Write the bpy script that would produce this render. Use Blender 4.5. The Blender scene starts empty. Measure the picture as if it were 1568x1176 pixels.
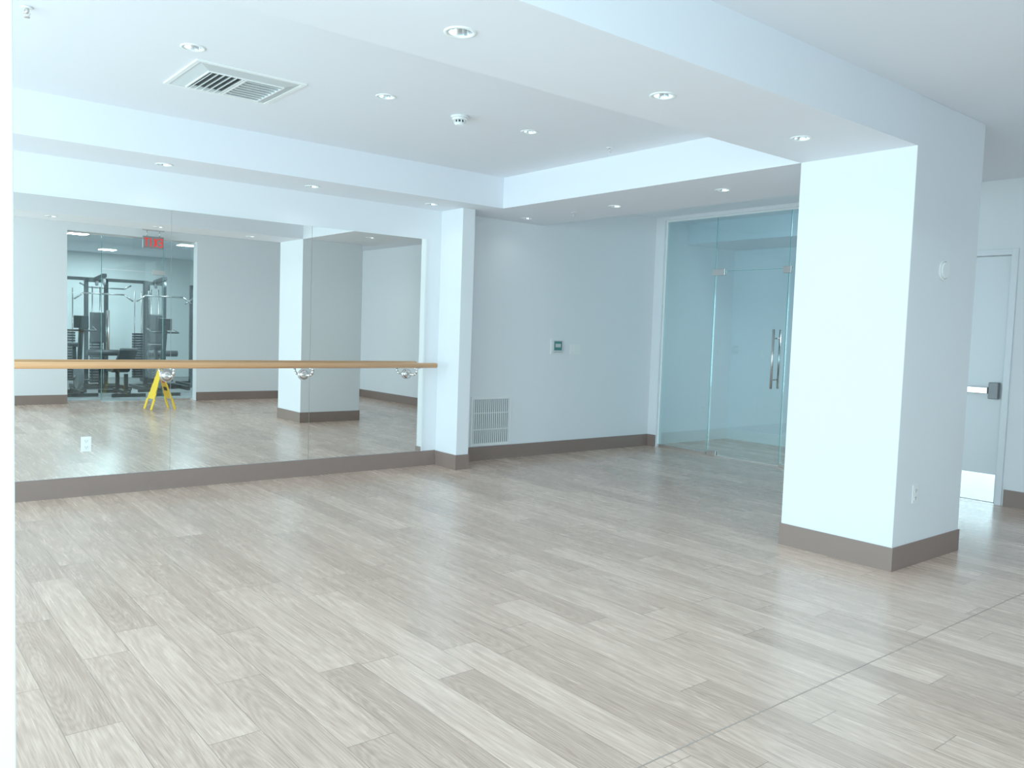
import bpy, bmesh, math, random
from mathutils import Vector, Matrix
random.seed(3)
# ------------------------------------------------------------------ dims
YM=7.02; YB=-0.60; XR=7.97; XL=-2.6; ZS=2.59; ZH=2.885; ZB=0.148
# ------------------------------------------------------------------ materials
def newmat(n):
    m=bpy.data.materials.new(n); m.use_nodes=True
    return m,m.node_tree,m.node_tree.nodes['Principled BSDF']
def plain(n,col,rough=.5,metal=0,bump=0,bscale=200,var=0.0,spec=.5):
    m,nt,p=newmat(n)
    p.inputs['Roughness'].default_value=rough; p.inputs['Metallic'].default_value=metal
    p.inputs['Specular IOR Level'].default_value=spec
    p.inputs['Base Color'].default_value=(*col,1)
    if not (bump or var): return m
    tc=nt.nodes.new('ShaderNodeTexCoord')
    nz=nt.nodes.new('ShaderNodeTexNoise'); nz.inputs['Scale'].default_value=bscale; nz.inputs['Detail'].default_value=2
    nt.links.new(tc.outputs['Object'],nz.inputs['Vector'])
    if var:
        mx=nt.nodes.new('ShaderNodeMix'); mx.data_type='RGBA'
        mx.inputs[6].default_value=(*[c*(1-var) for c in col],1); mx.inputs[7].default_value=(*[min(1,c*(1+var)) for c in col],1)
        nt.links.new(nz.outputs['Fac'],mx.inputs[0]); nt.links.new(mx.outputs[2],p.inputs['Base Color'])
    if bump:
        b=nt.nodes.new('ShaderNodeBump'); b.inputs['Strength'].default_value=bump; b.inputs['Distance'].default_value=.002
        nt.links.new(nz.outputs['Fac'],b.inputs['Height']); nt.links.new(b.outputs['Normal'],p.inputs['Normal'])
    return m
M_wall=plain('wall_paint',(.84,.84,.87),.6,var=.008,bscale=6)
M_ceil=plain('ceiling_paint',(.84,.84,.895),.75,var=.008,bscale=6)
M_base=plain('baseboard_vinyl',(.215,.140,.116),.45,var=.04,bscale=20)
M_white=plain('white_plastic',(.88,.88,.87),.35)
M_chan=plain('white_metal',(.85,.87,.87),.3)
M_steel=plain('brushed_steel',(.75,.72,.70),.22,1)
M_refl=plain('reflector_aluminium',(.85,.85,.86),.18,1)
M_dark=plain('dark_cavity',(.02,.02,.022),.6)
M_black=plain('black_powdercoat',(.02,.022,.025),.4)
M_vinyl=plain('black_vinyl',(.03,.03,.035),.5)
M_grey=plain('grey_plastic',(.25,.26,.27),.4)
M_lgrey=plain('light_grey_plastic',(.55,.57,.58),.4)
M_yel=plain('yellow_plastic',(1.0,.60,.01),.35)
M_door=plain('door_paint',(.78,.80,.84),.3)
M_lcd=plain('lcd_green',(.06,.20,.19),.2)
M_red=plain('sign_red',(.75,.03,.03),.4)
M_gfloor=plain('rubber_floor',(.16,.165,.17),.6,var=.3,bscale=80)
M_gwall=plain('gym_wall_paint',(.60,.63,.63),.6,var=.02,bscale=5)
M_bronze=plain('seam_strip',(.34,.26,.22),.4)
def emis(n,col,s):
    m=bpy.data.materials.new(n); m.use_nodes=True; nt=m.node_tree; nt.nodes.clear()
    e=nt.nodes.new('ShaderNodeEmission'); e.inputs[0].default_value=(*col,1); e.inputs[1].default_value=s
    o=nt.nodes.new('ShaderNodeOutputMaterial'); nt.links.new(e.outputs[0],o.inputs[0]); return m
M_lens=emis('lamp_lens',(1,1,.97),2.2)
M_panel=emis('lit_panel',(.85,1,1),1.2)
M_mir,nt,p=newmat('mirror_silver'); p.inputs['Base Color'].default_value=(.88,.88,.835,1); p.inputs['Metallic'].default_value=1; p.inputs['Roughness'].default_value=0.0
def glass(n,tint,refl=1.0):
    m=bpy.data.materials.new(n); m.use_nodes=True; nt=m.node_tree; nt.nodes.clear()
    t=nt.nodes.new('ShaderNodeBsdfTransparent'); t.inputs[0].default_value=(*tint,1)
    g=nt.nodes.new('ShaderNodeBsdfGlossy'); g.inputs['Roughness'].default_value=0.0; g.inputs[0].default_value=(.9,1,1,1)
    f=nt.nodes.new('ShaderNodeFresnel'); f.inputs[0].default_value=1.5
    mu=nt.nodes.new('ShaderNodeMath'); mu.operation='MULTIPLY'; mu.inputs[1].default_value=refl; mu.use_clamp=True
    mx=nt.nodes.new('ShaderNodeMixShader'); o=nt.nodes.new('ShaderNodeOutputMaterial')
    nt.links.new(f.outputs[0],mu.inputs[0]); nt.links.new(mu.outputs[0],mx.inputs[0]); nt.links.new(t.outputs[0],mx.inputs[1]); nt.links.new(g.outputs[0],mx.inputs[2]); nt.links.new(mx.outputs[0],o.inputs[0])
    return m
M_glass=glass('door_glass_teal',(.82,.91,.925),1.3)
M_wglass=glass('window_glass',(.95,.98,.98),.6)
M_gedge=plain('glass_edge_green',(.10,.36,.34),.15)
M_wood,nt,p=newmat('barre_wood'); p.inputs['Roughness'].default_value=.35
tc=nt.nodes.new('ShaderNodeTexCoord'); mp=nt.nodes.new('ShaderNodeMapping'); mp.inputs['Scale'].default_value=(1.2,40,40)
nz=nt.nodes.new('ShaderNodeTexNoise'); nz.inputs['Scale'].default_value=2.5; nz.inputs['Detail'].default_value=3
cr=nt.nodes.new('ShaderNodeValToRGB'); cr.color_ramp.elements[0].color=(.72,.31,.11,1); cr.color_ramp.elements[1].color=(.93,.48,.22,1)
for a,b in ((tc.outputs['Object'],mp.inputs[0]),(mp.outputs[0],nz.inputs['Vector']),(nz.outputs['Fac'],cr.inputs[0]),(cr.outputs[0],p.inputs['Base Color'])): nt.links.new(a,b)
def floor_mat():
    m,nt,p=newmat('plank_floor'); N=nt.nodes.new; L=nt.links.new
    def math_(op,a,b=None,c=None):
        n=N('ShaderNodeMath'); n.operation=op
        for i,v in enumerate((a,b,c)):
            if v is None: continue
            if isinstance(v,(int,float)): n.inputs[i].default_value=v
            else: L(v,n.inputs[i])
        return n.outputs[0]
    tc=N('ShaderNodeTexCoord'); sx=N('ShaderNodeSeparateXYZ'); L(tc.outputs['Object'],sx.inputs[0])
    W=.182; LEN=1.22
    xs=math_('DIVIDE',sx.outputs[0],W); row=math_('FLOOR',xs); fx=math_('FRACT',xs)
    wn=N('ShaderNodeTexWhiteNoise'); wn.noise_dimensions='1D'; L(row,wn.inputs['W'])
    ys=math_('ADD',math_('DIVIDE',sx.outputs[1],LEN),math_('MULTIPLY',wn.outputs['Value'],7.0)); pid=math_('FLOOR',ys); fy=math_('FRACT',ys)
    cb=N('ShaderNodeCombineXYZ'); L(row,cb.inputs[0]); L(pid,cb.inputs[1])
    wp=N('ShaderNodeTexWhiteNoise'); wp.noise_dimensions='2D'; L(cb.outputs[0],wp.inputs['Vector'])
    pr=wp.outputs['Value']
    gv=N('ShaderNodeCombineXYZ'); L(math_('ADD',math_('MULTIPLY',sx.outputs[0],36.0),math_('MULTIPLY',pr,91.0)),gv.inputs[0])
    L(math_('ADD',math_('MULTIPLY',sx.outputs[1],2.0),math_('MULTIPLY',pr,37.0)),gv.inputs[1])
    g1=N('ShaderNodeTexNoise'); g1.noise_dimensions='2D'; g1.inputs['Scale'].default_value=1.0; g1.inputs['Detail'].default_value=4; g1.inputs['Roughness'].default_value=.65; g1.inputs['Distortion'].default_value=.5
    L(gv.outputs[0],g1.inputs['Vector'])
    gf=N('ShaderNodeCombineXYZ'); L(math_('ADD',math_('MULTIPLY',sx.outputs[0],190.0),math_('MULTIPLY',pr,55.0)),gf.inputs[0]); L(math_('MULTIPLY',sx.outputs[1],5.0),gf.inputs[1])
    g2=N('ShaderNodeTexNoise'); g2.noise_dimensions='2D'; g2.inputs['Scale'].default_value=1.0; g2.inputs['Detail'].default_value=2; L(gf.outputs[0],g2.inputs['Vector'])
    wv=N('ShaderNodeTexWave'); wv.wave_type='RINGS'; wv.rings_direction='SPHERICAL'; wv.inputs['Scale'].default_value=1.8; wv.inputs['Distortion'].default_value=3.0; wv.inputs['Detail'].default_value=1; wv.inputs['Detail Scale'].default_value=1.5
    cv=N('ShaderNodeCombineXYZ'); L(math_('MULTIPLY',math_('SUBTRACT',fx,math_('MULTIPLY_ADD',pr,.6,.2)),3.2),cv.inputs[0]); L(math_('MULTIPLY',math_('SUBTRACT',fy,.5),3.0),cv.inputs[1]); L(math_('MULTIPLY',pr,3.0),cv.inputs[2])
    L(cv.outputs[0],wv.inputs['Vector'])
    base=N('ShaderNodeValToRGB'); e=base.color_ramp.elements; e[0].color=(.365,.230,.172,1); e[1].color=(.80,.565,.445,1); e[0].position=.0; e[1].position=1
    ne=base.color_ramp.elements.new(.5); ne.color=(.575,.385,.295,1)
    t=math_('ADD',math_('MULTIPLY',pr,.40),math_('MULTIPLY',math_('SUBTRACT',g1.outputs['Fac'],.5),1.0))
    t=math_('ADD',t,math_('MULTIPLY',math_('SUBTRACT',g2.outputs['Fac'],.5),.85))
    t=math_('ADD',t,math_('MULTIPLY',math_('SUBTRACT',wv.outputs['Fac'],.5),.18))
    t=math_('ADD',t,.29)
    L(t,base.inputs[0])
    ex=math_('MINIMUM',fx,math_('SUBTRACT',1.0,fx)); ey=math_('MINIMUM',fy,math_('SUBTRACT',1.0,fy))
    gx=math_('LESS_THAN',math_('MULTIPLY',ex,W),.0014); gy=math_('LESS_THAN',math_('MULTIPLY',ey,LEN),.0018)
    gap=math_('MAXIMUM',gx,gy)
    mx=N('ShaderNodeMix'); mx.data_type='RGBA'; L(math_('MULTIPLY',gap,.7),mx.inputs[0]); L(base.outputs[0],mx.inputs[6]); mx.inputs[7].default_value=(.14,.10,.08,1)
    L(mx.outputs[2],p.inputs['Base Color'])
    L(math_('MULTIPLY_ADD',g1.outputs['Fac'],.12,.20),p.inputs['Roughness'])
    p.inputs['Specular IOR Level'].default_value=.62
    return m
M_floor=floor_mat()
# ------------------------------------------------------------------ mesh builder
class MB:
    def __init__(s): s.bm=bmesh.new(); s.mats=[]
    def mi(s,m):
        if m not in s.mats: s.mats.append(m)
        return s.mats.index(m)
    def _tag(s,before,m,smooth=False):
        i=s.mi(m)
        for f in s.bm.faces:
            if f not in before: f.material_index=i; f.smooth=smooth
    def box(s,lo,hi,m,bev=0,rot=None,piv=None):
        a=Vector([min(p,q) for p,q in zip(lo,hi)]); h=Vector([max(p,q) for p,q in zip(lo,hi)])
        i=s.mi(m); t=bmesh.new(); r=bmesh.ops.create_cube(t,size=1); c=(a+h)/2; d=h-a
        for v in t.verts: v.co=Vector((v.co.x*d.x,v.co.y*d.y,v.co.z*d.z))+c
        if bev: bmesh.ops.bevel(t,geom=list(t.edges),offset=min(bev,min(d)*.3),segments=2,affect='EDGES',profile=.5)
        pv=Vector(piv) if piv else c
        mp={}
        for v in t.verts: mp[v]=s.bm.verts.new(rot@(v.co-pv)+pv if rot is not None else v.co)
        for f in t.faces:
            nf=s.bm.faces.new([mp[v] for v in f.verts]); nf.material_index=i
        t.free(); return s
    def cyl(s,p0,p1,r,m,seg=24,r2=None,caps=True):
        before=set(s.bm.faces); p0=Vector(p0);p1=Vector(p1); d=p1-p0
        M=Matrix.Translation((p0+p1)/2)@d.to_track_quat('Z','Y').to_matrix().to_4x4()
        bmesh.ops.create_cone(s.bm,cap_ends=caps,segments=seg,radius1=r,radius2=r if r2 is None else r2,depth=d.length,matrix=M)
        i=s.mi(m)
        for f in s.bm.faces:
            if f not in before: f.material_index=i; f.smooth=len(f.verts)==4
        return s
    def tube(s,pts,r,m,seg=14):
        pts=[Vector(p) for p in pts]
        for a,b in zip(pts,pts[1:]): s.cyl(a,b,r,m,seg)
        for a in pts[1:-1]:
            before=set(s.bm.faces); bmesh.ops.create_uvsphere(s.bm,u_segments=seg,v_segments=8,radius=r,matrix=Matrix.Translation(a)); s._tag(before,m,True)
        return s
    def sph(s,c,r,m,sc=(1,1,1)):
        before=set(s.bm.faces); bmesh.ops.create_uvsphere(s.bm,u_segments=20,v_segments=12,radius=r,matrix=Matrix.Translation(c)@Matrix.Diagonal((*sc,1))); s._tag(before,m,True); return s
    def ring(s,c,ro,ri,h,m,seg=36):
        i=s.mi(m); bm=s.bm; prof=[(ro,0),(ro,-h*.6),(ro-(ro-ri)*.3,-h),(ri,-h*.7),(ri,0)]
        rings=[[bm.verts.new((c[0]+a*math.cos(2*math.pi*k/seg),c[1]+a*math.sin(2*math.pi*k/seg),c[2]+z)) for k in range(seg)] for a,z in prof]
        for A,B in zip(rings,rings[1:]):
            for k in range(seg):
                f=bm.faces.new((A[k],A[(k+1)%seg],B[(k+1)%seg],B[k])); f.material_index=i; f.smooth=True
        return s
    def obj(s,name,parent=None,origin='auto'):
        bmesh.ops.recalc_face_normals(s.bm,faces=s.bm.faces)
        me=bpy.data.meshes.new(name)
        if origin=='auto':
            if parent: origin=None
            else:
                vs=[v.co for v in s.bm.verts]; origin=[(min(v[k] for v in vs)+max(v[k] for v in vs))/2 for k in range(3)]
                if name.startswith('floor') or name.startswith('ceiling_') and name.endswith(('gym','corridor')): origin=None
        if origin is not None:
            for v in s.bm.verts: v.co-=Vector(origin)
        s.bm.to_mesh(me); s.bm.free()
        for m in s.mats: me.materials.append(m)
        o=bpy.data.objects.new(name,me); bpy.context.collection.objects.link(o)
        if origin is not None: o.location=origin
        if parent: o.parent=parent
        return o
def empty(name,loc=(0,0,0)):
    e=bpy.data.objects.new(name,None); bpy.context.collection.objects.link(e); return e
# ------------------------------------------------------------------ light positions
DL_H=[(1.49,4.69),(2.73,4.75),(3.97,4.78),(3.3,.85),(5.1,.85),(6.9,.85)]  # last three are added out of view to lift the right-hand ceiling
DL_S=[(1.93,2.78),(3.16,2.78),(4.38,2.77),(.70,2.78),(.70,6.70),(1.92,6.70),(3.15,6.70),(4.38,6.70),(5.58,6.71),(5.56,5.41),(5.49,4.15)]
RD=.052
def boolean(o,holes,z):
    c=MB()
    for x,y in holes: c.cyl((x,y,z-.05),(x,y,z+.13),RD,M_refl,32)
    co=c.obj('cutter'); md=o.modifiers.new('b','BOOLEAN'); md.operation='DIFFERENCE'; md.object=co; md.solver='EXACT'
    bpy.context.view_layer.update(); dg=bpy.context.evaluated_depsgraph_get()
    me=bpy.data.meshes.new_from_object(o.evaluated_get(dg)); o.modifiers.clear(); o.data=me
    bpy.data.objects.remove(co,do_unlink=True)
# ------------------------------------------------------------------ shell
MB().box((XL-.2,YB-.2,-.1),(9.75,YM+.2,0),M_floor).obj('floor')
MB().box((.5,-7,-.1),(8.2,YB-.2,0),M_gfloor).obj('floor_gym')
o=MB().box((XL-.2,YB-.2,ZH),(9.75,YM+.2,ZH+.25),M_ceil).obj('ceiling'); boolean(o,DL_H,ZH)
MB().box((.5,-7,ZH),(8.2,YB-.2,ZH+.2),M_ceil).obj('ceiling_gym')
def soff(name,lo,hi):
    o=MB().box((*lo,ZS),(*hi,ZH),M_ceil).obj(name)
    hs=[h for h in DL_S if lo[0]<h[0]<hi[0] and lo[1]<h[1]<hi[1]]
    boolean(o,hs,ZS) if hs else None
soff('ceiling_soffit_front',(XL,6.365),(6.05,YM))
soff('ceiling_soffit_back',(XL,2.371),(4.985,3.145))
soff('ceiling_soffit_right',(4.985,3.145),(6.05,6.365))
MB().box((XL-.2,YM,0),(9.75,YM+.2,ZH),M_wall).obj('wall_front')
GX0,GX1,GZ=2.73,4.75,2.76
BWX0,BWX1=-2.3,1.55  # opening for the added back-wall window
MB().box((XL-.2,YB-.2,0),(BWX0,YB,ZH),M_wall).box((BWX1,YB-.2,0),(GX0,YB,ZH),M_wall).box((BWX0,YB-.2,0),(BWX1,YB,.12),M_wall).box((BWX0,YB-.2,2.56),(BWX1,YB,ZH),M_wall)\
 .box((GX1,YB-.2,0),(XR+.15,YB,ZH),M_wall).box((GX0,YB-.2,GZ),(GX1,YB,ZH),M_wall).obj('wall_back')
ZG=2.845
MB().box((XR,6.88,0),(XR+.12,YM,ZH),M_wall).box((XR,4.05,ZG),(XR+.12,6.88,ZH),M_wall).box((XR,3.92,0),(XR+.12,4.05,ZH),M_wall)\
 .box((XR,2.90,2.22),(XR+.12,3.92,ZH),M_wall).box((XR,YB,0),(XR+.12,2.90,ZH),M_wall).obj('wall_right')
wins=[(-.3,1.9),(2.2,4.4),(4.7,6.8)]
w=MB().box((XL-.2,YB,0),(XL,wins[0][0],ZH),M_wall).box((XL-.2,1.9,0),(XL,2.2,ZH),M_wall).box((XL-.2,4.4,0),(XL,4.7,ZH),M_wall).box((XL-.2,6.8,0),(XL,YM,ZH),M_wall)
for a,b in wins: w.box((XL-.2,a,0),(XL,b,.12),M_wall).box((XL-.2,a,2.56),(XL,b,ZH),M_wall)
w.obj('wall_left')
def window(name,ax,c0,a,b,n=2):
    """frame + panes; ax=0 plane X=c0, ax=1 plane Y=c0"""
    w=MB(); z0,z1=.12,2.56; t=.045
    def bx(u0,u1,za,zb,d,m):
        if ax==0: w.box((c0-d,u0,za),(c0+d,u1,zb),m)
        else: w.box((u0,c0-d,za),(u1,c0+d,zb),m)
    bx(a,b,z0,z0+t,.03,M_chan); bx(a,b,z1-t,z1,.03,M_chan)
    for k in range(n+1):
        u=a+(b-a-t)*k/n; bx(u,u+t,z0+t,z1-t,.03,M_chan)
        if k<n: bx(u+t,a+(b-a-t)*(k+1)/n,z0+t,z1-t,.002,M_wglass)
    w.obj(name)
for i,(a,b) in enumerate(wins): window('window_%d'%(i+1),0,XL-.11,a,b)
window('window_4',1,YB-.11,BWX0,BWX1,3)  # added window, out of view, there to let in fill light
MB().box((9.62,2.5,0),(9.75,YM,ZH),M_wall).obj('wall_corridor_far')
MB().box((XR+.12,2.35,0),(9.75,2.5,ZH),M_wall).obj('wall_corridor_end')
MB().box((9.60,2.5,0),(9.62,YM-.02,.14),M_white).box((XR+.14,YM-.02,0),(9.62,YM,.14),M_white).obj('baseboard_corridor')
MB().box((8.6,2.5,2.62),(9.62,YM,ZH),M_ceil).obj('ceiling_soffit_corridor')
MB().box((.5,-7,0),(.62,YB-.2,ZH),M_gwall).box((8.08,-7,0),(8.2,YB-.2,ZH),M_gwall).box((.62,-7,0),(8.08,-6.88,ZH),M_gwall).obj('wall_gym')
def column(x0,x1,y0,y1,name,n):
    MB().box((x0,y0,0),(x1,y1,ZH),M_wall,bev=.004).obj(name)
    t=.008
    MB().box((x0-t,y0-t,0),(x1+t,y0,ZB),M_base).box((x0-t,y1,0),(x1+t,y1+t,ZB),M_base).box((x0-t,y0,0),(x0,y1,ZB),M_base).box((x1,y0,0),(x1+t,y1,ZB),M_base).obj('baseboard_'+n)
column(4.985,5.92,2.371,3.145,'wall_column_right','column_right')
column(0.0,.325,2.371,2.52,'wall_column_left','column_left')
MB().box((4.71,6.645,0),(4.86,YM,ZS),M_wall,bev=.003).obj('wall_pilaster')
t=.008
MB().box((4.71-t,6.645-t,0),(4.86+t,6.645,ZB),M_base).box((4.71-t,6.645,0),(4.71,YM-.015,ZB),M_base).box((4.86,6.645,0),(4.86+t,YM-.015,ZB),M_base).obj('baseboard_pilaster')
MB().box((XL,YM-.014,0),(4.70,YM,.152),M_base).box((4.87,YM-.014,0),(XR,YM,ZB),M_base).obj('baseboard_front')
MB().box((BWX1,YB,0),(GX0,YB+.012,ZB),M_base).box((GX1,YB,0),(XR,YB+.012,ZB),M_base).obj('baseboard_back')
MB().box((XR-.012,YB+.012,0),(XR,2.83,ZB),M_base).box((XR-.012,3.99,0),(XR,4.05,ZB),M_base).box((XR-.012,6.88,0),(XR,YM-.014,ZB),M_base).obj('baseboard_right')
MB().box((XL,1.716,0),(XR-.02,1.721,.0012),M_bronze).obj('trim_floor_seam')
# ------------------------------------------------------------------ mirror
m=MB(); xs=[-2.4,-1.62,-.39,.84,2.07,3.30,4.53]
for a,b in zip(xs,xs[1:]): m.box((a+.0015,YM-.008,.156),(b-.0015,YM-.001,2.29),M_mir)
m.obj('wall_mirror')
MB().box((-2.4,YM-.011,2.29),(4.545,YM,2.296),M_chan).box((4.53,YM-.011,.152),(4.545,YM,2.29),M_chan).obj('trim_mirror_channel')
def outlet(name,c,ax,sgn,double=True,w=.07,h=.115):
    b=MB()
    def bx(u0,u1,z0,z1,d0,d1,mt,bev=0):
        if ax==1: lo=(c[0]+u0,c[1]+sgn*d0,c[2]+z0); hi=(c[0]+u1,c[1]+sgn*d1,c[2]+z1)
        else: lo=(c[0]+sgn*d0,c[1]+u0,c[2]+z0); hi=(c[0]+sgn*d1,c[1]+u1,c[2]+z1)
        b.box(lo,hi,mt,bev)
    bx(-w/2,w/2,-h/2,h/2,.0005,.006,M_white)
    for zc in ((.024,-.024) if double else (0,)):
        if double:
            bx(-.017,.017,zc-.017,zc+.017,.006,.008,M_white)
            bx(-.009,-.006,zc-.004,zc+.008,.008,.0086,M_dark); bx(.006,.009,zc-.004,zc+.008,.008,.0086,M_dark); bx(-.003,.003,zc-.012,zc-.007,.008,.0086,M_dark)
        else: bx(-.012,.012,-.03,.03,.006,.011,M_white)
    return b.obj(name)
outlet('electrical_outlet',(1.44,YM-.008,.41),1,-1)
outlet('electrical_outlet',(5.24,2.371,.46),1,-1)
b=MB(); b.box((6.56,YM-.007,1.155),(6.72,YM,1.27),M_white)
for k in range(3): b.box((6.575+k*.047,YM-.011,1.18),(6.61+k*.047,YM-.007,1.245),M_white)
b.obj('light_switch_plate')
b=MB(); b.box((6.25,YM-.012,1.155),(6.43,YM,1.33),M_white,.003).box((6.268,YM-.032,1.172),(6.412,YM-.012,1.312),M_lgrey,.005).box((6.283,YM-.034,1.20),(6.397,YM-.032,1.302),M_lcd).box((6.30,YM-.035,1.235),(6.38,YM-.034,1.275),M_lgrey)
b.obj('thermostat')
b=MB(); x0,x1,z0,z1=5.15,5.70,.155,.69; f=.03
b.box((x0,YM-.012,z0),(x0+f,YM,z1),M_white,.002).box((x1-f,YM-.012,z0),(x1,YM,z1),M_white,.002).box((x0+f,YM-.012,z0),(x1-f,YM,z0+f),M_white,.002).box((x0+f,YM-.012,z1-f),(x1-f,YM,z1),M_white,.002)
b.box((x0+f,YM-.002,z0+f),(x1-f,YM-.0005,z1-f),M_grey)
n=18
for k in range(n):
    xx=x0+f+(k+.5)*(x1-x0-2*f)/n
    b.box((xx-.009,YM-.012,z0+f),(xx+.009,YM-.009,z1-f),M_white,rot=Matrix.Rotation(math.radians(15),3,'Z'))
for k in (1,2): 
    zz=z0+(z1-z0)*k/3; b.box((x0+f,YM-.014,zz-.005),(x1-f,YM-.009,zz+.005),M_white)
b.obj('return_air_grille')
# ------------------------------------------------------------------ barre
b=MB(); BY=6.82; BZ=1.035
b.cyl((-2.3,BY,BZ),(4.56,BY,BZ),.026,M_wood,28); b.sph((4.56,BY,BZ),.026,M_wood,(.4,1,1))
for bx in (-1.6,-.4,.82,2.04,3.24,4.34):
    b.cyl((bx,YM-.0085,.94),(bx,YM-.020,.94),.052,M_steel,32)
    b.cyl((bx,YM-.020,.94),(bx,YM-.026,.94),.045,M_steel,32,r2=.02)
    b.tube([(bx,YM-.02,.94),(bx,6.87,.94),(bx,6.835,.955),(bx,BY,.985),(bx,BY,BZ-.02)],.011,M_steel)
    b.box((bx-.03,BY-.014,BZ-.032),(bx+.03,BY+.014,BZ-.023),M_steel,.002)
b.obj('ballet_barre')
# ------------------------------------------------------------------ downlights etc
def downlight(x,y,z,e):
    b=MB(); b.ring((x,y,z),RD+.014,RD-.004,.005,M_white)
    b.cyl((x,y,z+.10),(x,y,z+.0),.030,M_refl,32,r2=RD-.003,caps=False)
    b.cyl((x,y,z+.094),(x,y,z+.098),.030,M_lens,24)
    o=b.obj('recessed_downlight',origin=(x,y,z))
    l=bpy.data.lights.new('downlight_bulb','SPOT'); l.energy=e; l.spot_size=math.radians(140); l.spot_blend=1; l.shadow_soft_size=.03; l.color=(.78,.94,1)
    lo=bpy.data.objects.new('bulb',l); lo.location=(0,0,-.01); bpy.context.collection.objects.link(lo); lo.parent=o
for x,y in DL_H: downlight(x,y,ZH,4 if y>2 else 16)  # the stronger ones are the added, out-of-view fill fixtures
for x,y in DL_S: downlight(x,y,ZS,2 if y>6.6 else (7 if x>5 else 4))
def sprinkler(x,y,z,name):
    b=MB(); b.cyl((x,y,z),(x,y,z-.006),.028,M_white,24,r2=.022).cyl((x,y,z-.006),(x,y,z-.03),.008,M_steel,12)
    b.tube([(x-.008,y,z-.012),(x-.014,y,z-.03),(x-.003,y,z-.045)],.002,M_steel,8).tube([(x+.008,y,z-.012),(x+.014,y,z-.03),(x+.003,y,z-.045)],.002,M_steel,8)
    b.cyl((x,y,z-.045),(x,y,z-.048),.014,M_steel,16); b.obj(name)
sprinkler(.70,4.68,ZH-.001,'fire_sprinkler'); sprinkler(4.74,4.70,ZH-.001,'fire_sprinkler'); sprinkler(5.58,5.99,ZS-.001,'fire_sprinkler')
x,y=3.35,4.80
b=MB(); b.cyl((x,y,ZH),(x,y,ZH-.012),.062,M_white,40).cyl((x,y,ZH-.012),(x,y,ZH-.03),.052,M_white,40,r2=.055).cyl((x,y,ZH-.03),(x,y,ZH-.046),.034,M_dark,32).cyl((x,y,ZH-.046),(x,y,ZH-.064),.040,M_white,32,r2=.030)
for k in range(10):
    a=k*math.pi/5; b.box((x+.038*math.cos(a)-.003,y+.038*math.sin(a)-.003,ZH-.047),(x+.038*math.cos(a)+.003,y+.038*math.sin(a)+.003,ZH-.029),M_white)
b.obj('smoke_detector')
x0,x1,y0,y1=1.57,2.24,4.87,5.51; z=ZH
b=MB()
def slope_frame(a0,a1,c0,c1,i0,i1,j0,j1,zo,zi,m):
    bm=b.bm; mi=b.mi(m)
    O=[(a0,c0),(a1,c0),(a1,c1),(a0,c1)]; I=[(i0,j0),(i1,j0),(i1,j1),(i0,j1)]
    ov=[bm.verts.new((*p_,zo)) for p_ in O]; iv=[bm.verts.new((*p_,zi)) for p_ in I]
    for k in range(4):
        ff=bm.faces.new((ov[k],ov[(k+1)%4],iv[(k+1)%4],iv[k])); ff.material_index=mi
b.box((x0,y0,z-.008),(x0+.025,y1,z),M_white).box((x1-.025,y0,z-.008),(x1,y1,z),M_white).box((x0+.025,y0,z-.008),(x1-.025,y0+.025,z),M_white).box((x0+.025,y1-.025,z-.008),(x1-.025,y1,z),M_white)
slope_frame(x0+.025,x1-.025,y0+.025,y1-.025,x0+.11,x1-.11,y0+.11,y1-.11,z-.002,z-.024,M_lgrey)
xi0,xi1,yi0,yi1=x0+.11,x1-.11,y0+.11,y1-.11
b.box((xi0,yi0,z-.004),(xi1,yi1,z-.001),M_dark)
b.box((xi0-.008,yi0-.008,z-.028),(xi0,yi1+.008,z-.004),M_white).box((xi1,yi0-.008,z-.028),(xi1+.008,yi1+.008,z-.004),M_white).box((xi0,yi0-.008,z-.028),(xi1,yi0,z-.004),M_white).box((xi0,yi1,z-.028),(xi1,yi1+.008,z-.004),M_white)
xm=(xi0+xi1)/2
b.box((xm-.006,yi0,z-.026),(xm+.006,yi1,z-.004),M_white)
for k in range(6):
    xx=xi0+.022+k*(xm-xi0-.04)/5
    b.box((xx-.0012,yi0,z-.032),(xx+.0012,yi1,z-.004),M_white,rot=Matrix.Rotation(math.radians(38),3,'Y'))
for k in range(8):
    yy=yi0+.025+k*(yi1-yi0-.05)/7
    b.box((xm+.006,yy-.0012,z-.034),(xi1,yy+.0012,z-.004),M_white,rot=Matrix.Rotation(math.radians(-38),3,'X'))
b.obj('ceiling_air_diffuser')
b=MB(); c=(5.43,2.371,1.88); b.cyl(c,(c[0],c[1]-.012,c[2]),.065,M_white,40).cyl((c[0],c[1]-.012,c[2]),(c[0],c[1]-.02,c[2]),.058,M_white,40,r2=.045); b.obj('wall_speaker_disc')
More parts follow.
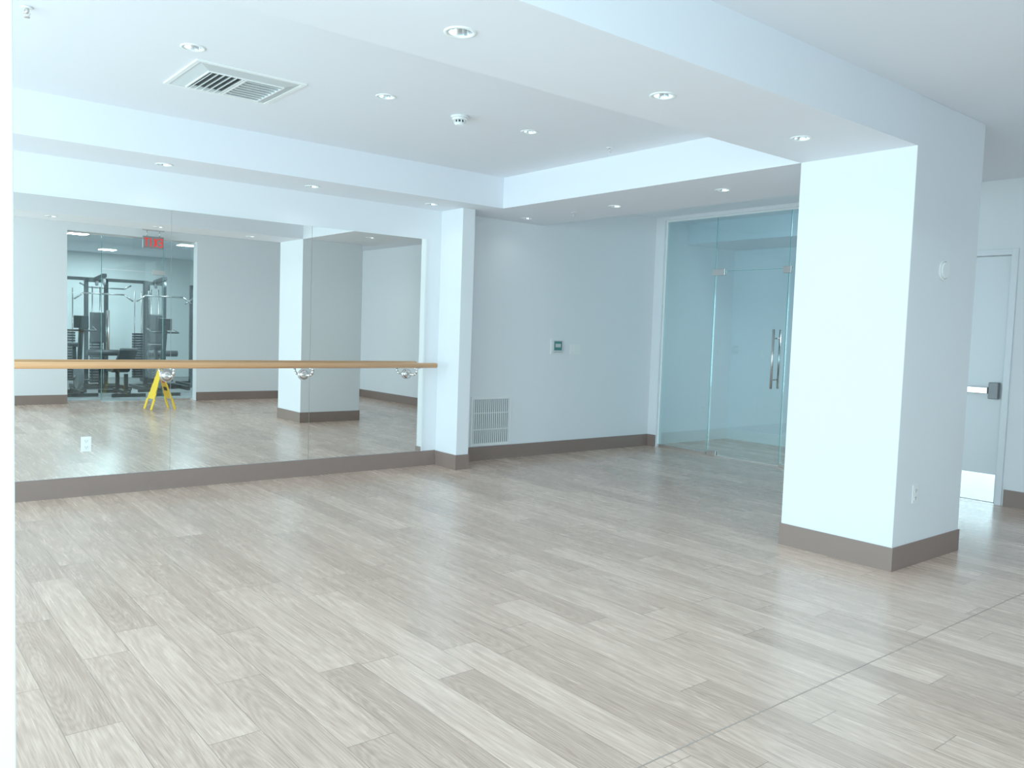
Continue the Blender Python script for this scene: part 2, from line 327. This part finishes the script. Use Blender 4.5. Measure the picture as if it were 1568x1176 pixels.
# ------------------------------------------------------------------ glass storefront (right wall)
gx0,gx1=XR+.045,XR+.057
par=empty('door_1')
MB().box((gx0,6.115,.03),(gx1,6.86,ZG-.012),M_glass).obj('glass_sidelight',par)
MB().box((gx0,5.135,.012),(gx1,6.105,2.185),M_glass).obj('glass_leaf',par)
MB().box((gx0,5.135,2.195),(gx1,6.105,ZG-.012),M_glass).obj('glass_transom',par)
MB().box((gx0,4.06,.03),(gx1,5.125,ZG-.012),M_glass).obj('glass_sidelight_2',par)
b=MB()
for yy in (6.110,5.130): b.box((gx0-.001,yy-.003,.03),(gx1+.001,yy+.003,ZG-.012),M_gedge)
b.box((gx0-.001,5.135,2.187),(gx1+.001,6.105,2.193),M_gedge)
b.obj('glass_edges',par)
b=MB(); b.box((gx0-.012,4.05,ZG-.02),(gx1+.012,6.88,ZG),M_chan).box((gx0-.015,6.115,0),(gx1+.015,6.88,.035),M_steel).box((gx0-.015,4.05,0),(gx1+.015,5.12,.035),M_steel).box((gx0-.012,6.86,.035),(gx1+.012,6.88,ZG-.02),M_chan).obj('channel',par)
b=MB()
for (ya,yb,za,zb_) in ((5.97,6.15,2.14,2.215),(5.095,5.20,2.14,2.215),(5.97,6.10,.005,.06)):
    b.box((gx0-.014,ya,za),(gx0-.001,yb,zb_),M_steel,.003).box((gx1+.001,ya,za),(gx1+.014,yb,zb_),M_steel,.003)
b.obj('patch_fitting',par)
b=MB()
for sx in (gx0-.06,gx1+.06):
    b.cyl((sx,5.24,.86),(sx,5.24,1.52),.0135,M_steel,20)
for zz in (.96,1.42): b.cyl((gx0-.06,5.24,zz),(gx1+.06,5.24,zz),.008,M_steel,16)
b.obj('pull_handle',par)
outlet('light_switch',(9.62,6.75,1.12),0,-1,False)
outlet('light_switch',(9.62,6.5,1.2),0,-1,False)
outlet('electrical_outlet',(9.1,YM,.42),1,-1)
# ------------------------------------------------------------------ exit door
par=empty('door_2')
b=MB(); b.box((XR-.015,2.845,0),(XR+.12,2.90,2.275),M_door,.003).box((XR-.015,3.92,0),(XR+.12,3.975,2.275),M_door,.003).box((XR-.015,2.90,2.22),(XR+.12,3.92,2.275),M_door,.003)
b.box((XR+.075,2.90,0),(XR+.12,2.915,2.22),M_door).box((XR+.075,3.905,0),(XR+.12,3.92,2.22),M_door).obj('frame',par)
MB().box((XR+.03,2.904,.01),(XR+.074,3.916,2.215),M_door,.002).obj('leaf',par)
MB().box((XR+.026,2.92,.012),(XR+.03,3.90,.26),M_refl).obj('kick_plate',par)
b=MB(); b.box((XR-.03,2.93,.94),(XR+.03,3.01,1.09),M_grey,.008).box((XR-.05,3.01,.985),(XR-.005,3.80,1.045),M_steel,.006).box((XR-.03,3.78,.96),(XR+.03,3.86,1.07),M_steel,.01).obj('panic_bar',par)
MB().box((XR-.0,2.905,-.0),(XR+.12,3.915,.008),M_steel).obj('threshold',par)
# ------------------------------------------------------------------ gym glass wall (back)
par=empty('door_3'); gy0,gy1=YB-.17,YB-.158
for i,(a,bb,za,zb_) in enumerate(((GX0+.01,3.26,.03,GZ-.02),(3.27,4.23,.012,2.19),(3.27,4.23,2.20,GZ-.02),(4.24,4.74,.03,GZ-.02))):
    MB().box((a,gy0,za),(bb,gy1,zb_),M_glass).obj('glass_%d'%i,par)
b=MB()
for xx in (3.265,4.235): b.box((xx-.003,gy0-.001,.03),(xx+.003,gy1+.001,GZ-.02),M_gedge)
b.obj('glass_edges',par)
b=MB(); b.box((GX0,gy0-.012,GZ-.022),(GX1,gy1+.012,GZ),M_steel).box((GX0,gy0-.012,0),(3.26,gy1+.012,.035),M_steel).box((4.24,gy0-.012,0),(GX1,gy1+.012,.035),M_steel).obj('channel',par)
b=MB()
for xa,xb,za,zb_ in ((4.05,4.26,2.15,2.23),(4.05,4.22,.005,.06)): b.box((xa,gy0-.014,za),(xb,gy0-.001,zb_),M_steel,.003).box((xa,gy1+.001,za),(xb,gy1+.014,zb_),M_steel,.003)
for sy in (gy0-.06,gy1+.06): b.cyl((3.36,sy,.86),(3.36,sy,1.52),.0135,M_steel,20)
for zz in (.96,1.42): b.cyl((3.36,gy0-.06,zz),(3.36,gy1+.06,zz),.008,M_steel,16)
b.obj('hardware',par)
par=empty('exit_sign'); sx,sy,sz=3.98,YB+.16,2.665
b=MB(); b.box((sx-.17,sy-.035,ZH-.03),(sx+.17,sy+.035,ZH),M_steel,.003).cyl((sx-.1,sy,ZH-.03),(sx-.1,sy,sz+.10),.006,M_steel,10).cyl((sx+.1,sy,ZH-.03),(sx+.1,sy,sz+.10),.006,M_steel,10).box((sx-.165,sy-.012,sz-.10),(sx+.165,sy+.012,sz+.10),M_grey,.004).obj('housing',par)
M_exit=emis('exit_red',(1,.03,.025),.9)
lb=MB(); H=.07
def mir(a,bb,z0,z1): lb.box((sx-bb,sy+.012,sz+z0),(sx-a,sy+.015,sz+z1),M_exit)
L0=-.145; w_=.06; s=.016
mir(L0,L0+s,-H,H); [mir(L0+s,L0+w_,zz-s/2,zz+s/2) for zz in (-H+s/2,0,H-s/2)]
xc=L0+w_+.018+.03
for sg in (1,-1): lb.box((sx-xc-.009,sy+.012,sz-H),(sx-xc+.009,sy+.015+sg*.0004,sz+H),M_exit,rot=Matrix.Rotation(sg*math.radians(20),3,'Y'))
mir(.035,.035+s,-H,H)
mir(.075,.145,H-s,H); mir(.102,.102+s,-H,H-s)
lb.obj('letters',par)
# ------------------------------------------------------------------ wet floor sign
b=MB(); cx,cy=3.80,.62
for sg in (1,-1):
    R=Matrix.Rotation(sg*math.radians(17),3,'X')
    def pb(x0,x1,z0,z1,m=M_yel,d=.006,off=0):
        b.box((cx+x0,cy-d+off*-sg,z0),(cx+x1,cy+d+off*-sg,z1),m,rot=R,piv=(cx,cy,.64))
    pb(-.07,.07,.52,.645); pb(-.085,.085,.40,.52); pb(-.10,.10,.27,.40); pb(-.125,.125,.17,.27)
    pb(-.15,-.09,.0,.17); pb(.09,.15,.0,.17)
    pb(-.05,.05,.43,.50,M_red,.001,.0068); pb(-.06,.06,.30,.36,M_dark,.001,.0068)
b.cyl((cx-.06,cy,.642),(cx+.06,cy,.642),.012,M_yel,16)
so=b.obj('wet_floor_sign',origin=(cx,cy,0)); so.rotation_euler=(0,0,math.radians(82))
mn=min(v.co.z for v in so.data.vertices); so.location.z=-mn
# ------------------------------------------------------------------ gym machines
def rail(b,p0,p1,s=.035,m=M_black):
    p0=Vector(p0);p1=Vector(p1); d=(p1-p0); c=(p0+p1)/2; q=d.to_track_quat('Z','Y').to_matrix()
    b.box(c-Vector((s,s,d.length/2)),c+Vector((s,s,d.length/2)),m,rot=q,piv=tuple(c))
def stack(b,x,y,z0=.1,h=.9):
    for k in range(int(h/.055)): b.box((x-.11,y-.06,z0+k*.055),(x+.11,y+.06,z0+k*.055+.045),M_vinyl)
    for s in (-.07,.07): b.cyl((x+s,y,z0),(x+s,y,2.0),.012,M_steel,10)
def lat_machine(x,y,name):
    b=MB()
    for sx_ in (-.42,.42): rail(b,(x+sx_,y-.5,.04),(x+sx_,y+.5,.04)); 
    rail(b,(x-.42,y,.04),(x+.42,y,.04)); rail(b,(x-.18,y-.35,.04),(x-.18,y-.35,2.15)); rail(b,(x+.18,y-.35,.04),(x+.18,y-.35,2.15)); rail(b,(x-.2,y-.35,2.12),(x+.2,y-.35,2.12))
    rail(b,(x-.42,y-.4,.04),(x+.42,y-.4,.04)); rail(b,(x,y-.35,2.15),(x,y+.35,2.2)); rail(b,(x,y+.05,.04),(x,y+.05,.45))
    stack(b,x,y-.35)
    for yy in (-.3,.3): b.cyl((x-.02,y+yy,2.08),(x+.02,y+yy,2.08),.06,M_grey,20)
    b.cyl((x,y+.3,2.05),(x,y+.3,1.85),.004,M_dark,8)
    b.tube([(x-.52,y+.3,1.73),(x-.36,y+.3,1.85),(x+.36,y+.3,1.85),(x+.52,y+.3,1.73)],.016,M_steel)
    b.box((x-.15,y-.1,.45),(x+.15,y+.28,.52),M_vinyl,.02); b.cyl((x-.28,y+.2,.72),(x+.28,y+.2,.72),.06,M_vinyl,20); rail(b,(x,y+.2,.5),(x,y+.2,.72),.02)
    b.box((x-.13,y-.30,.9),(x+.13,y-.22,1.5),M_vinyl,.02)
    return b.obj(name)
def crossover(x,y,name):
    b=MB()
    for s_ in (-.85,.85):
        rail(b,(x+s_,y-.35,.04),(x+s_,y+.35,.04)); rail(b,(x+s_,y-.12,.04),(x+s_,y-.12,2.2)); rail(b,(x+s_,y+.12,.04),(x+s_,y+.12,2.2))
        stack(b,x+s_-(.17 if s_>0 else -.17),y,h=1.0); b.cyl((x+s_-.02,y+.2,1.95),(x+s_+.02,y+.2,1.95),.06,M_grey,20); b.cyl((x+s_-.02,y+.2,.3),(x+s_+.02,y+.2,.3),.06,M_grey,20)
        b.cyl((x+s_,y+.2,1.95),(x+s_,y+.25,1.1),.004,M_steel,8); b.tube([(x+s_-.06,y+.25,1.1),(x+s_+.06,y+.25,1.1)],.014,M_vinyl)
    rail(b,(x-.88,y,2.2),(x+.88,y,2.2)); b.tube([(x-.5,y+.12,2.1),(x-.35,y+.2,2.02),(x+.35,y+.2,2.02),(x+.5,y+.12,2.1)],.016,M_steel)
    return b.obj(name)
def bike(x,y,name):
    b=MB(); rail(b,(x-.25,y+.45,.03),(x+.25,y+.45,.03),.03); rail(b,(x-.25,y-.45,.03),(x+.25,y-.45,.03),.03); rail(b,(x,y-.45,.06),(x,y+.45,.06),.03)
    b.cyl((x-.04,y+.15,.36),(x+.04,y+.15,.36),.24,M_grey,32); rail(b,(x,y-.1,.1),(x,y-.22,.85),.03); b.box((x-.12,y-.36,.85),(x+.12,y-.1,.93),M_vinyl,.03)
    rail(b,(x,y+.15,.3),(x,y+.36,1.2),.035); b.tube([(x-.24,y+.1,1.22),(x-.24,y+.36,1.16),(x+.24,y+.36,1.16),(x+.24,y+.1,1.22)],.016,M_black); b.box((x-.12,y+.34,1.2),(x+.12,y+.38,1.42),M_black,.01)
    for s_ in (-1,1): b.cyl((x+s_*.05,y+.15,.36),(x+s_*.05,y+.15+.15*s_,.28),.014,M_steel,10).box((x+s_*.06,y+.10+.15*s_,.26),(x+s_*.15,y+.20+.15*s_,.29),M_black)
    return b.obj(name)
def bench(x,y,name):
    b=MB(); rail(b,(x-.28,y-.5,.03),(x+.28,y-.5,.03),.03); rail(b,(x-.28,y+.5,.03),(x+.28,y+.5,.03),.03); rail(b,(x,y-.5,.06),(x,y+.5,.06),.03)
    rail(b,(x,y-.3,.06),(x,y-.3,.40),.03); rail(b,(x,y+.3,.06),(x,y+.3,.40),.03)
    b.box((x-.15,y-.55,.40),(x+.15,y-.1,.47),M_vinyl,.02); b.box((x-.15,y-.07,.40),(x+.15,y+.65,.47),M_vinyl,.02,rot=Matrix.Rotation(math.radians(35),3,'X'),piv=(x,y-.07,.43))
    return b.obj(name)
crossover(4.3,-5.2,'cable_crossover_machine')
lat_machine(4.9,-3.3,'lat_pulldown_machine'); lat_machine(6.0,-3.9,'lat_pulldown_machine'); lat_machine(3.85,-3.5,'lat_pulldown_machine')
bike(3.2,-2.3,'exercise_bike'); bike(2.9,-4.0,'exercise_bike'); bike(4.55,-2.1,'exercise_bike'); bench(3.9,-2.1,'weight_bench')
def panel(x,y,z,w,e,name):
    b=MB(); b.box((x-w/2-.02,y-w/2-.02,z-.012),(x+w/2+.02,y+w/2+.02,z),M_white).box((x-w/2,y-w/2,z-.014),(x+w/2,y+w/2,z-.012),M_panel)
    o=b.obj(name,origin=(x,y,z)); l=bpy.data.lights.new('panel_lamp','AREA'); l.size=w; l.energy=e; l.color=(.70,.92,1)
    lo=bpy.data.objects.new('lamp',l); lo.location=(0,0,-.03); bpy.context.collection.objects.link(lo); lo.parent=o
panel(3.2,-2.2,ZH,.3,100,'ceiling_light_panel'); panel(5.2,-2.6,ZH,.3,100,'ceiling_light_panel'); panel(4.4,-5.4,ZH,.3,100,'ceiling_light_panel')  # unseen fixtures, added to light the closed-off gym
panel(8.35,4.2,ZH,.2,32,'ceiling_light_panel')  # unseen fixture, added to brighten the corridor behind the glass
# ------------------------------------------------------------------ sky + window daylight
wd=bpy.data.worlds.new('sky'); bpy.context.scene.world=wd; wd.use_nodes=True; nt=wd.node_tree
bg=nt.nodes['Background']; bg.inputs[1].default_value=2.0; bg.inputs[0].default_value=(.57,.89,1,1)
def daylight(name,c,w,h,dirv,P):
    l=bpy.data.lights.new(name,'AREA'); l.shape='RECTANGLE'; l.size=w; l.size_y=h; l.energy=P; l.color=(.56,.88,1)
    o=bpy.data.objects.new(name,l); bpy.context.collection.objects.link(o); o.location=c
    o.rotation_euler=Vector(dirv).to_track_quat('-Z','Y').to_euler()
for i,(a,b_) in enumerate(wins): daylight('window_daylight_%d'%(i+1),(XL-.05,(a+b_)/2,1.34),b_-a-.1,2.3,(1,0,0),106)
daylight('window_daylight_4',((BWX0+BWX1)/2,YB-.05,1.34),BWX1-BWX0-.1,2.3,(0,1,0),72)  # fill lamp at the added back window
# ------------------------------------------------------------------ camera
yaw,pit,rol=map(math.radians,(50.9003,-3.6733,1.9492))
F=Vector((math.cos(yaw)*math.cos(pit),math.sin(yaw)*math.cos(pit),math.sin(pit)))
R0=Vector((math.sin(yaw),-math.cos(yaw),0)); U0=R0.cross(F)
R=math.cos(rol)*R0+math.sin(rol)*U0; U=math.cos(rol)*U0-math.sin(rol)*R0
cd=bpy.data.cameras.new('camera'); cd.sensor_width=36; cd.lens=36*1256.3/1568; cd.clip_start=.05
co=bpy.data.objects.new('camera',cd); bpy.context.collection.objects.link(co)
co.matrix_world=Matrix(((R.x,U.x,-F.x,0),(R.y,U.y,-F.y,0),(R.z,U.z,-F.z,1.4),(0,0,0,1)))
sc=bpy.context.scene; sc.camera=co
sc.view_settings.view_transform='Standard'; sc.view_settings.look='None'
sc.view_settings.exposure=0.0; sc.view_settings.gamma=1.30
